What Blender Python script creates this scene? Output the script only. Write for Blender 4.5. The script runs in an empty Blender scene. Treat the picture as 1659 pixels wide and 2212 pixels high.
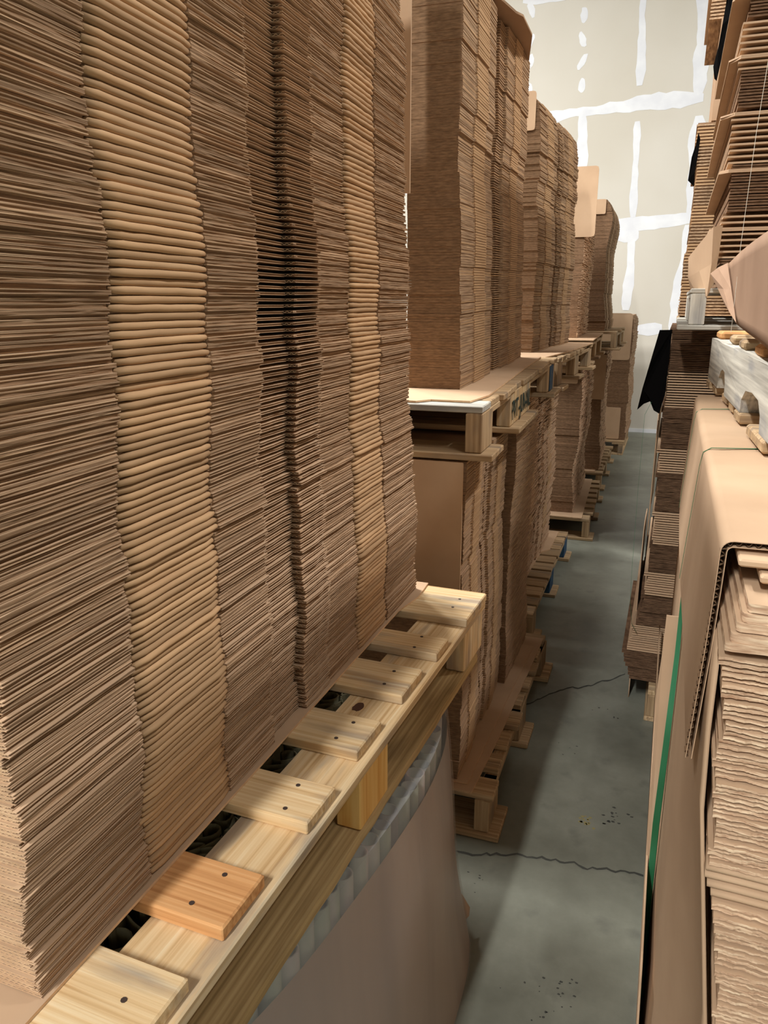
import bpy, math, random
from mathutils import Vector, Matrix

S = bpy.context.scene
COL = S.collection
R = random.Random(7)
def U(a, b): return R.uniform(a, b)

# ------------------------------------------------------------------ camera
FPX, CX, CY = 1662.0, 829.5, 1106.0
PIT, YAW, EYE = math.radians(15.35), math.radians(20.2), 1.56
FW = Vector((-math.sin(YAW)*math.cos(PIT), math.cos(YAW)*math.cos(PIT), -math.sin(PIT)))
RT = Vector((math.cos(YAW), math.sin(YAW), 0)); UP = RT.cross(FW)
EYEP = Vector((0, 0, EYE))
cam_d = bpy.data.cameras.new('camera'); cam = bpy.data.objects.new('camera', cam_d); COL.objects.link(cam)
cam_d.sensor_fit = 'VERTICAL'; cam_d.sensor_height = 36; cam_d.lens = FPX/2212*36
cam_d.clip_start = 0.02; cam_d.clip_end = 60
cam.matrix_world = Matrix(((RT.x, UP.x, -FW.x, 0), (RT.y, UP.y, -FW.y, 0), (RT.z, UP.z, -FW.z, EYE), (0, 0, 0, 1)))
S.camera = cam
def ray(x, y): return FW + RT*(x-CX)/FPX - UP*(y-CY)/FPX
def at_y(x, y, Y): d = ray(x, y); return EYEP + d*(Y/d.y)       # a measured point of the plane at depth Y
def at_z(x, y, z): d = ray(x, y); return EYEP + d*((z-EYE)/d.z)

# ------------------------------------------------------------------ materials
def lin(c): return tuple(((v/255)/12.92 if v/255 <= .04045 else ((v/255+.055)/1.055)**2.4) for v in c)
def new_mat(name, rough=.85, spec=.25):
    m = bpy.data.materials.new(name); m.use_nodes = True
    b = m.node_tree.nodes['Principled BSDF']; b.inputs['Roughness'].default_value = rough
    b.inputs['Specular IOR Level'].default_value = spec
    return m, m.node_tree, b
def nd(t, kind, **kw):
    n = t.nodes.new(kind)
    for k, v in kw.items():
        if k.startswith('i_'): n.inputs[k[2:].replace('_', ' ')].default_value = v
        else: setattr(n, k, v)
    return n
def ramp(t, stops, fac):
    r = nd(t, 'ShaderNodeValToRGB'); e = r.color_ramp.elements
    while len(e) < len(stops): e.new(.5)
    for k, (p, c) in enumerate(stops): e[k].position = p; e[k].color = (*lin(c), 1)
    t.links.new(fac, r.inputs[0]); return r.outputs[0]
def coords(t, scale, jitter=True):
    tc = nd(t, 'ShaderNodeTexCoord'); mp = nd(t, 'ShaderNodeMapping'); mp.inputs['Scale'].default_value = scale
    src = tc.outputs['Object']
    if jitter:
        oi = nd(t, 'ShaderNodeObjectInfo'); ad = nd(t, 'ShaderNodeVectorMath', operation='ADD')
        mu = nd(t, 'ShaderNodeMath', operation='MULTIPLY'); mu.inputs[1].default_value = 13.7
        t.links.new(oi.outputs['Random'], mu.inputs[0]); t.links.new(src, ad.inputs[0]); t.links.new(mu.outputs[0], ad.inputs[1]); src = ad.outputs[0]
    t.links.new(src, mp.inputs['Vector']); return mp.outputs[0]
def tint(t, col, lo, hi):
    oi = nd(t, 'ShaderNodeObjectInfo'); mr = nd(t, 'ShaderNodeMapRange'); mr.inputs['To Min'].default_value = lo; mr.inputs['To Max'].default_value = hi
    t.links.new(oi.outputs['Random'], mr.inputs['Value'])
    mx = nd(t, 'ShaderNodeVectorMath', operation='SCALE'); t.links.new(col, mx.inputs[0]); t.links.new(mr.outputs[0], mx.inputs['Scale']); return mx.outputs[0]
def bump(t, b, fac, strength, dist=.002):
    n = nd(t, 'ShaderNodeBump'); n.inputs['Strength'].default_value = strength; n.inputs['Distance'].default_value = dist
    t.links.new(fac, n.inputs['Height']); t.links.new(n.outputs[0], b.inputs['Normal'])
def noisy(name, stops, scale, detail=3, rough=.85, lo=.92, hi=1.06, bstr=.0, spec=.25, nscale=1.0, bdist=.002):
    m, t, b = new_mat(name, rough, spec)
    n = nd(t, 'ShaderNodeTexNoise'); n.inputs['Scale'].default_value = nscale; n.inputs['Detail'].default_value = detail
    t.links.new(coords(t, scale), n.inputs['Vector'])
    t.links.new(tint(t, ramp(t, stops, n.outputs['Fac']), lo, hi), b.inputs['Base Color'])
    if bstr: bump(t, b, n.outputs['Fac'], bstr, bdist)
    return m
M = {}
M['kraft'] = noisy('kraft_paper', [(.3, (184, 154, 124)), (.7, (197, 167, 136))], (6, 6, 6), 5, .8, .95, 1.05)
M['kraft_dark'] = noisy('kraft_paper_dark', [(.3, (162, 130, 102)), (.7, (178, 146, 116))], (6, 6, 6), 5, .8, .93, 1.06)
M['fold'] = noisy('kraft_fold', [(.25, (168, 134, 98)), (.75, (192, 157, 118))], (14, 9, 60), 4, .78, .8, 1.12, .25)
M['edge'] = noisy('raw_board_edge', [(.28, (120, 96, 74)), (.5, (162, 134, 106)), (.72, (200, 170, 136))], (60, 9, 420), 4, .92, .78, 1.18, .6, .1)
M['medium'] = noisy('flute_medium', [(.3, (114, 90, 68)), (.7, (152, 122, 94))], (60, 25, 300), 4, .95, .85, 1.1, .5, .1)
M['dark'] = noisy('dark_edge_and_shade', [(.3, (88, 66, 50)), (.7, (136, 106, 82))], (40, 25, 300), 4, .95, .8, 1.1, .6, .1)  # raw edges, and shade put into flute holes, sheet gaps and stack ends
M['torn'] = noisy('torn_board_edge', [(.3, (176, 140, 112)), (.5, (206, 174, 144)), (.68, (232, 206, 174))], (40, 60, 260), 4, .92, .92, 1.07, .6, .1)
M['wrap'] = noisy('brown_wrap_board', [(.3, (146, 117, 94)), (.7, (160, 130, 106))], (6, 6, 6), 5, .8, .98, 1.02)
M['flute'] = noisy('cut_flute', [(.3, (196, 160, 124)), (.7, (222, 188, 150))], (40, 40, 40), 3, .9, .93, 1.05)
def wood(name, stops, along, lo=.88, hi=1.08, stain=None):
    sc = {'x': (2.2, 150, 90), 'y': (150, 2.2, 90), 'z': (70, 70, 3)}[along]
    m, t, b = new_mat(name, .8, .2)
    n = nd(t, 'ShaderNodeTexNoise'); n.inputs['Scale'].default_value = 1; n.inputs['Detail'].default_value = 5; n.inputs['Distortion'].default_value = .12
    t.links.new(coords(t, sc), n.inputs['Vector'])
    c = ramp(t, stops, n.outputs['Fac'])
    if stain:
        n2 = nd(t, 'ShaderNodeTexNoise'); n2.inputs['Scale'].default_value = 1; n2.inputs['Detail'].default_value = 4
        t.links.new(coords(t, tuple(s*.12+4 for s in sc)), n2.inputs['Vector'])
        mr = nd(t, 'ShaderNodeMapRange'); mr.inputs['From Min'].default_value = stain[1]; mr.inputs['From Max'].default_value = stain[1]+.18; mr.inputs['To Max'].default_value = stain[2]
        t.links.new(n2.outputs['Fac'], mr.inputs['Value'])
        mx = nd(t, 'ShaderNodeMix', data_type='RGBA'); mx.inputs[7].default_value = (*lin(stain[0]), 1)
        t.links.new(mr.outputs[0], mx.inputs[0]); t.links.new(c, mx.inputs[6]); c = mx.outputs[2]
    t.links.new(tint(t, c, lo, hi), b.inputs['Base Color']); bump(t, b, n.outputs['Fac'], .35)
    return m
PINE = [(.3, (190, 154, 106)), (.44, (214, 182, 136)), (.56, (222, 194, 150)), (.72, (232, 212, 174))]
for a in 'xyz': M['pine_'+a] = wood('pine_'+a, PINE, a, .92, 1.06, ((140, 130, 120), .49, .7))
AGED = [(.28, (138, 112, 84)), (.5, (180, 152, 116)), (.75, (206, 182, 146))]
for a in 'xyz': M['aged_'+a] = wood('aged_pine_'+a, AGED, a, .8, 1.1, ((110, 100, 92), .54, .7))
GREY = [(.28, (148, 144, 134)), (.5, (186, 182, 170)), (.75, (214, 210, 196))]
for a in 'xyz': M['grey_'+a] = wood('weathered_'+a, GREY, a, .92, 1.06, ((112, 118, 130), .55, .6))
M['old_y'] = wood('rough_olive_board', [(.28, (140, 116, 76)), (.5, (178, 150, 104)), (.75, (204, 178, 130))], 'y', .95, 1.03, ((104, 84, 56), .54, .6))
M['amber_z'] = wood('amber_block', [(.28, (206, 146, 70)), (.5, (226, 176, 100)), (.75, (236, 196, 126))], 'z', .97, 1.03)
M['orange_x'] = wood('orange_board', [(.28, (178, 122, 74)), (.5, (212, 158, 104)), (.75, (226, 178, 126))], 'x', .98, 1.02)
def plain(name, c, rough=.6, spec=.3):
    m, t, b = new_mat(name, rough, spec); b.inputs['Base Color'].default_value = (*lin(c), 1); return m
M['nail'] = plain('nail_head', (70, 58, 52), .5)
M['black'] = plain('black_film', (9, 8, 8), .9, .05)
M['ink'] = plain('stencil_ink', (44, 58, 52), .9)
M['blue'] = noisy('blue_paint', [(.35, (38, 66, 96)), (.65, (66, 98, 126))], (30, 30, 30), 4, .7)
M['green'] = noisy('green_strap', [(.4, (34, 98, 62)), (.6, (60, 132, 94))], (3, 3, 3), 2, .35, 1, 1, 0, .5)
M['white_strap'] = plain('white_strap', (206, 200, 184), .45)
M['tape'] = plain('label_white', (214, 232, 236), .5)
M['knot'] = plain('knot', (86, 58, 44), .8)
M['olive'] = noisy('olive_paper', [(.3, (110, 106, 82)), (.7, (160, 156, 126))], (20, 20, 20), 3, .9)
M['tubes'] = noisy('rolled_paper', [(.35, (122, 118, 110)), (.5, (160, 164, 144)), (.65, (190, 174, 166))], (9, 13, 1.5), 3, .7, 1, 1)
m, t, b = new_mat('plastic_film', .12, .6)
b.inputs['Base Color'].default_value = (*lin((196, 198, 200)), 1)
n = nd(t, 'ShaderNodeTexNoise'); n.inputs['Scale'].default_value = 1; n.inputs['Detail'].default_value = 4; t.links.new(coords(t, (26, 26, 5)), n.inputs['Vector'])
bump(t, b, n.outputs['Fac'], .5, .004)
tr = nd(t, 'ShaderNodeBsdfTransparent'); mx = nd(t, 'ShaderNodeMixShader'); mx.inputs[0].default_value = .28
t.links.new(tr.outputs[0], mx.inputs[1]); t.links.new(b.outputs[0], mx.inputs[2]); t.links.new(mx.outputs[0], t.nodes['Material Output'].inputs[0])
M['film'] = m
M['sleeve'] = noisy('wrapped_kraft', [(.35, (158, 132, 112)), (.65, (184, 156, 132))], (7, 7, .6), 3, .38, 1, 1, 0, .5)
# floor
m, t, b = new_mat('polished_concrete', .42, .4)
n = nd(t, 'ShaderNodeTexNoise'); n.inputs['Scale'].default_value = 1.6; n.inputs['Detail'].default_value = 8; n.inputs['Roughness'].default_value = .65
t.links.new(coords(t, (1, 1, 1), False), n.inputs['Vector'])
c1 = ramp(t, [(.3, (96, 97, 86)), (.5, (122, 124, 112)), (.7, (146, 148, 135))], n.outputs['Fac'])
n2 = nd(t, 'ShaderNodeTexNoise'); n2.inputs['Scale'].default_value = 9; n2.inputs['Detail'].default_value = 6; t.links.new(coords(t, (1, 1, 1), False), n2.inputs['Vector'])
mr = nd(t, 'ShaderNodeMapRange'); mr.inputs['From Min'].default_value = .6; mr.inputs['From Max'].default_value = .75; mr.inputs['To Max'].default_value = .45; t.links.new(n2.outputs['Fac'], mr.inputs['Value'])
mx = nd(t, 'ShaderNodeMix', data_type='RGBA'); mx.inputs[7].default_value = (*lin((78, 78, 74)), 1)
t.links.new(mr.outputs[0], mx.inputs[0]); t.links.new(c1, mx.inputs[6]); t.links.new(mx.outputs[2], b.inputs['Base Color']); bump(t, b, n2.outputs['Fac'], .08)
M['concrete'] = m
M['crack'] = plain('floor_crack', (70, 71, 66), .9)
M['stain'] = plain('yellow_stain', (150, 140, 96), .8)
M['drywall'] = noisy('drywall_paper', [(.35, (208, 202, 188)), (.65, (215, 210, 198))], (.8, .8, .8), 3, .9, 1, 1)
M['mud'] = noisy('joint_compound', [(.35, (226, 228, 232)), (.65, (238, 240, 242))], (5, 5, 5), 3, .85, 1, 1)
M['shell'] = plain('painted_shell', (132, 131, 128), .9)
m, t, b = new_mat('lamp_diffuser'); b.inputs['Base Color'].default_value = (1, 1, 1, 1)
b.inputs['Emission Color'].default_value = (1, .95, .88, 1); b.inputs['Emission Strength'].default_value = 3
M['lamp'] = m
M['metal'] = plain('white_steel', (200, 202, 204), .4, .5)

# ------------------------------------------------------------------ mesh helpers
class MB:
    def __init__(s): s.v, s.f, s.m = [], [], []
    def face(s, idx, m=0): s.f.append(tuple(idx)); s.m.append(m)
    def add(s, pts): k = len(s.v); s.v.extend([tuple(p) for p in pts]); return k
    def slab(s, foot, z0, z1, m=0, side=None, first=None):
        """closed prism over a CCW footprint; z0 / z1 a number or one per point"""
        n = len(foot); side = m if side is None else side
        g = lambda z, i: z[i] if isinstance(z, (list, tuple)) else z
        a = s.add([(p[0], p[1], g(z0, i)) for i, p in enumerate(foot)])
        c = s.add([(p[0], p[1], g(z1, i)) for i, p in enumerate(foot)])
        s.face([a+i for i in range(n)][::-1], m); s.face([c+i for i in range(n)], m)
        for i in range(n):
            j = (i+1) % n; s.face((a+i, a+j, c+j, c+i), first if (first is not None and i == 0) else side)
    def box(s, x0, x1, y0, y1, z0, z1, m=0, ch=0.0):
        if not ch: s.slab([(x0, y0), (x1, y0), (x1, y1), (x0, y1)], z0, z1, m); return
        rings = []
        for z, d in ((z0, ch), (z0+ch, 0), (z1-ch, 0), (z1, ch)):
            a, c, e, g = x0+d, x1-d, y0+d, y1-d
            rings.append(s.add([(a+ch*.6, e, z), (c-ch*.6, e, z), (c, e+ch*.6, z), (c, g-ch*.6, z), (c-ch*.6, g, z), (a+ch*.6, g, z), (a, g-ch*.6, z), (a, e+ch*.6, z)]))
        s.face([rings[0]+i for i in range(8)][::-1], m); s.face([rings[3]+i for i in range(8)], m)
        for r0, r1 in zip(rings, rings[1:]):
            for i in range(8): j = (i+1) % 8; s.face((r0+i, r0+j, r1+j, r1+i), m)
    def sweep(s, rows, m=0, close=False, caps=False):
        """rows: equal-length point lists joined by quads"""
        n = len(rows[0]); ks = [s.add(r) for r in rows]
        for a, c in zip(ks, ks[1:]):
            for i in range(n if close else n-1): j = (i+1) % n; s.face((a+i, a+j, c+j, c+i), m)
        if caps: s.face([ks[0]+i for i in range(n)][::-1], m); s.face([ks[-1]+i for i in range(n)], m)
    def sheet(s, grid, th, m=0):
        """grid of points (rows) given a thickness along +normal vector th (Vector)"""
        r, n = len(grid), len(grid[0]); th = Vector(th)
        a = s.add([p for row in grid for p in row]); c = s.add([tuple(Vector(p)+th) for row in grid for p in row])
        I = lambda i, j: i*n+j
        for i in range(r-1):
            for j in range(n-1):
                s.face((a+I(i, j), a+I(i, j+1), a+I(i+1, j+1), a+I(i+1, j)), m); s.face((c+I(i, j), c+I(i+1, j), c+I(i+1, j+1), c+I(i, j+1)), m)
        rim = [(0, j) for j in range(n)]+[(i, n-1) for i in range(1, r)]+[(r-1, j) for j in range(n-2, -1, -1)]+[(i, 0) for i in range(r-2, 0, -1)]
        for (p, q), (u, w) in zip(rim, rim[1:]+rim[:1]): s.face((a+I(p, q), c+I(p, q), c+I(u, w), a+I(u, w)), m)
    def tube(s, pts, r, m=0, n=6):
        rows = []
        for i, p in enumerate(pts):
            p = Vector(p); d = (Vector(pts[min(i+1, len(pts)-1)])-Vector(pts[max(i-1, 0)])).normalized()
            u = d.cross(Vector((0, 0, 1)) if abs(d.z) < .9 else Vector((1, 0, 0))).normalized(); w = d.cross(u)
            rows.append([tuple(p+u*r*math.cos(2*math.pi*k/n)+w*r*math.sin(2*math.pi*k/n)) for k in range(n)])
        s.sweep(rows, m, True, True)
    def mesh(s, name, mats):
        me = bpy.data.meshes.new(name); me.from_pydata(s.v, [], s.f); me.update()
        for k in mats: me.materials.append(M[k])
        me.polygons.foreach_set('material_index', s.m); return me
    def build(s, name, mats, parent=None, smooth=False):
        me = s.mesh(name, mats if isinstance(mats, (list, tuple)) else [mats]); return link(name, me, parent, smooth)
def link(name, me, parent=None, smooth=False):
    o = bpy.data.objects.new(name, me); COL.objects.link(o)
    if parent: o.parent = parent
    if smooth: me.polygons.foreach_set('use_smooth', [True]*len(me.polygons))
    return o
def tag(o, label=None, cat=None, group=None, kind=None):
    for k, v in (('label', label), ('category', cat), ('group', group), ('kind', kind)):
        if v: o[k] = v
    return o
def empty(name, loc=(0, 0, 0), rz=0.0, rot=None):
    o = bpy.data.objects.new(name, None); COL.objects.link(o); o.location = loc; o.rotation_euler = rot or (0, 0, rz); o.empty_display_size = .05; return o
def wander(n, amp, smooth=.6):
    v, out = 0.0, []
    for _ in range(n): v = v*smooth+U(-amp, amp); out.append(v)
    return out

# ------------------------------------------------------------------ setting
YW = 9.9
b = MB(); b.box(-7, 6, -7, 10.2, -.12, 0)
fl = tag(b.build('floor', 'concrete'), kind='structure')
b = MB(); b.box(-7, 6, YW, YW+.2, 0, 6.6); wall = tag(b.build('wall_back', 'drywall'), kind='structure')
b = MB(); b.box(-7.2, -7, -7, 10.2, 0, 6.6); tag(b.build('wall_left', 'shell'), kind='structure')
b = MB(); b.box(6, 6.2, -7, 10.2, 0, 6.6); tag(b.build('wall_right', 'shell'), kind='structure')
b = MB(); b.box(-7, 6, -7.2, -7, 0, 6.6); tag(b.build('wall_front', 'shell'), kind='structure')
b = MB(); b.box(-7, 6, -7, 10.2, 6.6, 6.75); tag(b.build('ceiling', 'shell'), kind='structure')
def mud_strip(mb, pts, w, jit=.012):
    """a hand-trowelled strip of joint compound along a polyline given on the wall plane, width in metres"""
    P = [at_y(x, y, YW) for x, y in pts]; left, right = [], []
    fine = []
    for p, q in zip(P, P[1:]):
        k = max(2, int((q-p).length/.07)); fine += [p+(q-p)*i/k for i in range(k)]
    fine.append(P[-1]); ja, jb = wander(len(fine), jit, .75), wander(len(fine), jit, .75)
    for i, p in enumerate(fine):
        d = (fine[min(i+1, len(fine)-1)]-fine[max(i-1, 0)]).normalized(); nrm = Vector((-d.z, 0, d.x))
        e = min(1, .6+.4*min(i, len(fine)-1-i)/1.5); left.append(p+nrm*(w/2+ja[i])*e); right.append(p-nrm*(w/2+jb[i])*e)
    a = [(p.x, YW-.002, p.z) for p in left]; c = [(p.x, YW-.0035, p.z) for p in fine]; e = [(p.x, YW-.002, p.z) for p in right]
    mb.sweep([a, c, e])
def mud_spot(mb, x, y, rx, rz, lean=0):
    c = at_y(x, y, YW); n = 14
    ring = [(c.x+(rx*math.cos(t_)+lean*rz*math.sin(t_))*U(.8, 1.15), YW-.002, c.z+rz*math.sin(t_)*U(.85, 1.1)) for t_ in [2*math.pi*k/n for k in range(n)]]
    k = mb.add(ring+[(c.x, YW-.004, c.z)])
    for i in range(n): mb.face((k+i, k+(i+1) % n, k+n))
b = MB()
mud_strip(b, [(1130, 262), (1260, 240), (1390, 222), (1520, 208)], .15, .02)
mud_strip(b, [(1300, 486), (1400, 482), (1500, 474)], .14)
mud_strip(b, [(1370, 712), (1430, 708)], .15)
mud_strip(b, [(1130, 0), (1230, -8)], .12)
mud_strip(b, [(1518, -40), (1508, 210)], .17, .02)
mud_strip(b, [(1508, 250), (1494, 470)], .13, .02)
mud_strip(b, [(1490, 486), (1478, 560), (1466, 640), (1456, 720)], .13, .02)
mud_strip(b, [(1258, 250), (1256, 380)], .12)
mud_strip(b, [(1390, -20), (1386, 70), (1382, 185)], .085)
mud_strip(b, [(1377, 262), (1374, 360), (1368, 470)], .085)
mud_strip(b, [(1364, 500), (1358, 590), (1350, 670)], .1)
mud_strip(b, [(896, 0), (884, 420)], .5)
mud_spot(b, 1356, 508, .15, .08)
for x, y, l in ((1148, 20, -.3), (1146, 90, .4), (1145, 135, .2), (1143, 195, 0), (1262, 32, 0), (1258, 85, -.3), (1259, 133, .5), (1257, 185, 0)): mud_spot(b, x, y, .04, .085, l)
b.build('joint_compound', 'mud', wall)
b = MB(); b.box(-6.9, -.0, YW-.012, YW, 0, .045); b.build('floor_sealant', 'mud', wall)
# cracks and the wandering stain line in the slab
b = MB()
def crack(mb, pts, w):
    P = [at_z(x, y, 0) for x, y in pts]; f = []
    for p, q in zip(P, P[1:]): f += [p+(q-p)*i/8 for i in range(8)]
    f.append(P[-1]); j = wander(len(f), .008, .6)
    mb.sweep([[(p.x, p.y+j[i]-w*U(.3, .6), .0008) for i, p in enumerate(f)], [(p.x, p.y+j[i]+w*U(.3, .6), .0008) for i, p in enumerate(f)]])
crack(b, [(1096, 1536), (1160, 1512), (1210, 1490), (1262, 1484), (1300, 1474), (1350, 1458)], .012)
crack(b, [(985, 1838), (1060, 1845), (1150, 1850), (1230, 1864), (1310, 1880), (1390, 1890)], .009)
b.build('floor_crack', 'crack', fl)
def spots(name, mat, items):
    mb = MB()
    for x, y, rx, ry, n_, sp in items:
        c = at_z(x, y, 0)
        for _ in range(n_):
            ox, oy = (R.gauss(0, sp), R.gauss(0, sp)) if n_ > 1 else (0, 0); m_ = 9; sc = U(.5, 1.2) if n_ > 1 else 1
            mb.face([mb.add([(c.x+ox+rx*sc*math.cos(2*math.pi*k/m_)*U(.6, 1.2), c.y+oy+ry*sc*math.sin(2*math.pi*k/m_)*U(.6, 1.2), .0006)]) for k in range(m_)])
    mb.build(name, mat, fl)
spots('floor_speck', 'crack', [(1215, 2150, .004, .003, 14, .03), (1180, 2170, .003, .003, 12, .04), (1330, 1770, .006, .004, 16, .03), (1230, 1620, .004, .003, 5, .05), (1020, 1905, .004, .002, 6, .02), (1320, 1545, .004, .004, 6, .06)])
spots('floor_stain', 'stain', [(1265, 1775, .006, .006, 14, .014)])
# ceiling strip lamps
def lamp(x, y, L, power):
    r = tag(empty('strip_lamp', (x, y, 6.3)), 'long white strip lamp hanging under the ceiling', 'lamp', 'strip lamps under the ceiling')
    q = MB(); q.box(-.12, .12, -L/2, L/2, .05, .12); q.build('housing', 'metal', r)
    q = MB(); q.box(-.1, .1, -L/2+.02, L/2-.02, .0, .05); q.build('diffuser', 'lamp', r)
    d = bpy.data.lights.new('lamp_light', 'AREA'); d.shape = 'RECTANGLE'; d.size = .25; d.size_y = L; d.energy = power; d.color = (1, .985, .965)
    o = bpy.data.objects.new('lamp_light', d); COL.objects.link(o); o.parent = r; o.location = (0, 0, -.02)
for x, y, L, pw in ((-1.2, -5.4, 2.4, 640), (-3.3, 2.5, .9, 260), (-3.3, 3.4, .9, 190), (-3.3, 5.0, .9, 190), (-3.3, 6.9, .9, 40), (2.6, -.9, 2.4, 60), (2.6, 3.0, 2.4, 235), (2.6, 7.0, 2.4, 25)):
    lamp(x, y, L, pw)

# ------------------------------------------------------------------ pallets
def nails(par, x, y, z, along, off=.028):
    for k, s in enumerate((-1, 1)):
        q = MB(); n = 8
        px_, py_ = (x+U(-.008, .008), y+s*off) if along == 'x' else (x+s*off, y+U(-.008, .008))
        q.slab([(px_+  .0036*math.cos(2*math.pi*i/n), py_+.0036*math.sin(2*math.pi*i/n)) for i in range(n)], z-.002, z+.0008)
        q.build('nail', 'nail', par)
def board(par, name, x0, x1, y0, y1, z0, z1, mat, ch=.002, rag=0.0):
    q = MB()
    if rag:
        n = 26; far = wander(n, rag, .5)
        pts = [(x0, y0), (x1+far[0], y0)]+[(x1+far[i], y0+(y1-y0)*i/(n-1)) for i in range(1, n-1)]+[(x1-.03, y1-.01), (x0+.01, y1)]
        q.slab(pts, z0, z1)
    else: q.box(x0, x1, y0, y1, z0, z1, 0, ch)
    return q.build(name, mat, par)
def pallet(label, loc, L, W, decks, style='aged', rz=0.0, rot=None, side=1, blocks=None, nail=False, bw=.045, bottom='lengthwise', th=.02, blk=.09, over=0.0, mats=None):
    """block pallet; local origin on the floor under its aisle-side near corner, aisle side at x=0, body towards -x (side=1) or +x (side=-1)"""
    r = tag(empty('wooden_pallet', loc, rz, rot), label, 'pallet')
    X = lambda a, c: (a, c) if side > 0 else (-c, -a)
    H = 3*th+blk; mats = mats or {}
    for i, (y0, y1, dx) in enumerate(decks):
        a, c = X(-W, dx); o = board(r, 'deck_board', a, c, y0, y1, H-th, H, mats.get(('deck', i), style+'_x'), .0025)
        if nail: nails(o, (dx-.05)*side, (y0+y1)/2, H, 'x')
    for k, xc in enumerate((-.055, -W/2, -W+.055)):
        a, c = X(xc-.055, xc+.055+(over if k == 0 else 0)); ins = 0
        if bottom == 'crosswise': xo = (-bw/2-.002, -W/2, -W+bw/2)[k]; a, c = X(xo-bw/2+.001, xo+bw/2-.001); ins = .012
        board(r, 'stringer_board', a, c, ins, L-.001-ins, H-2*th, H-th, style+'_y', .0025)
    bl = blocks or ((0, .14), (L/2-.07, L/2+.07), (L-.14, L))
    out = []
    for k, xc in enumerate((-bw/2+(.004 if nail else -.002), -W/2, -W+bw/2)):
        for i, (y0, y1) in enumerate(bl):
            a, c = X(xc-bw/2, xc+bw/2); o = board(r, 'block', a, c, y0, y1, th, (th+blk if bottom == 'lengthwise' else H-th), mats.get(('block', i), style+'_z') if k == 0 else style+'_z', .004); out.append(o)
    if bottom == 'lengthwise':
        for k, xc in enumerate((-.055, -W/2, -W+.055)):
            a, c = X(xc-.065, xc+.065-(.004 if k == 0 else 0)); board(r, 'bottom_board', a, c, 0, L, 0, th, mats.get('bottom', style+'_y'), .002, .0022 if (k == 0 and nail) else 0)
    else:
        for i, (y0, y1) in enumerate(bl):
            a, c = X(-W, .03); board(r, 'bottom_board', a, c, y0-.01, y1+.01, 0, th, style+'_x', .003)
    return r, out
def decks(L, n, w=.1, jit=.012, W=None):
    out = []
    for i in range(n):
        ww = w*U(.88, 1.08); y = (L-ww)*i/(n-1); out.append((y, y+ww, U(-jit, jit)))
    return out

# the pale pine pallet at front left, and its load
P0D = [(0.0, .155, .0), (.225, .322, -.003), (.43, .523, .002), (.62, .725, -.005), (.82, .938, -.002), (1.012, 1.095, .003), (1.205, 1.388, .012)]
p0, blk0 = pallet('pale new pine pallet under the tall near left box stack', (-.437, .404, .685), 1.388, .9, P0D, 'pine', rz=math.radians(-1.7), nail=True,
    blocks=((0, .14), (.612, .735), (1.225, 1.385)), over=.010, blk=.105, mats={('block', 1): 'amber_z', 'bottom': 'old_y', ('deck', 1): 'orange_x'})
q = MB(); q.slab([(.011*math.cos(a*.449)*U(.8, 1.1), .017*math.sin(a*.449)*U(.8, 1.1)) for a in range(14)], -.001, .0006); kn = q.build('knot', 'knot', p0); kn.location = (-.075, .785, .1455)

# slip sheet
b = MB(); b.slab([(-1.12, .405), (-.553, .405), (-.55, .9), (-.552, 1.6), (-.535, 1.70), (-.54, 1.80), (-1.12, 1.80)], .8505, .8545, 0, 1)
tag(b.build('slip_sheet', ['kraft', 'flute']), 'thin tan slip sheet between the pale pine pallet and the tall box stack', 'cardboard sheet')

# ------------------------------------------------------------------ flattened boxes of the tall near stack
BL = 1.273; BANDS = [(0, .188), (.188, .378), (.378, .518), (.518, .632), (.632, .738), (.738, .888), (.888, 1.058), (1.058, 1.273)]
def face_path(rng_amp, cut, y0=0.0, y1=BL, step=.022, off=0.0, folds=-.005):
    ys = sorted(set([y0+.0004, y1]+[y0+(y1-y0)*i/int((y1-y0)/step) for i in range(int((y1-y0)/step))]+[v for bnd in BANDS for v in (bnd[0]+.0006, bnd[1]-.0006) if y0 < v < y1]))
    w = wander(len(ys), rng_amp, .55); out = []
    for i, y in enumerate(ys):
        k = next((j for j, bd in enumerate(BANDS) if bd[0] <= y <= bd[1]), 0); x = off+w[i]
        if k in (1, 6): x += folds
        if k in (3, 4): x -= cut
        if k == 5: x -= .003
        if k == 7: x += .001
        out.append((x, y))
    return out
def flutes(mb, x0, x1, y, z0, z1, m, pitch=.0085, depth=.045):
    n = int(abs(x1-x0)/pitch*6); zc, a = (z0+z1)/2, (z1-z0)/2-.0003; pts = []
    for i in range(n+1):
        f = i/n; pts.append((x0+(x1-x0)*f, zc+a*math.sin(f*abs(x1-x0)/pitch*2*math.pi)))
    for th in (-.00042, .00042): mb.sweep([[(p[0], y, p[1]+th) for p in pts], [(p[0], y+depth, p[1]+th) for p in pts]], m)
    mb.sweep([[(p[0], y, p[1]-.0004) for p in pts], [(p[0], y, p[1]+.0004) for p in pts]], m)
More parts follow.
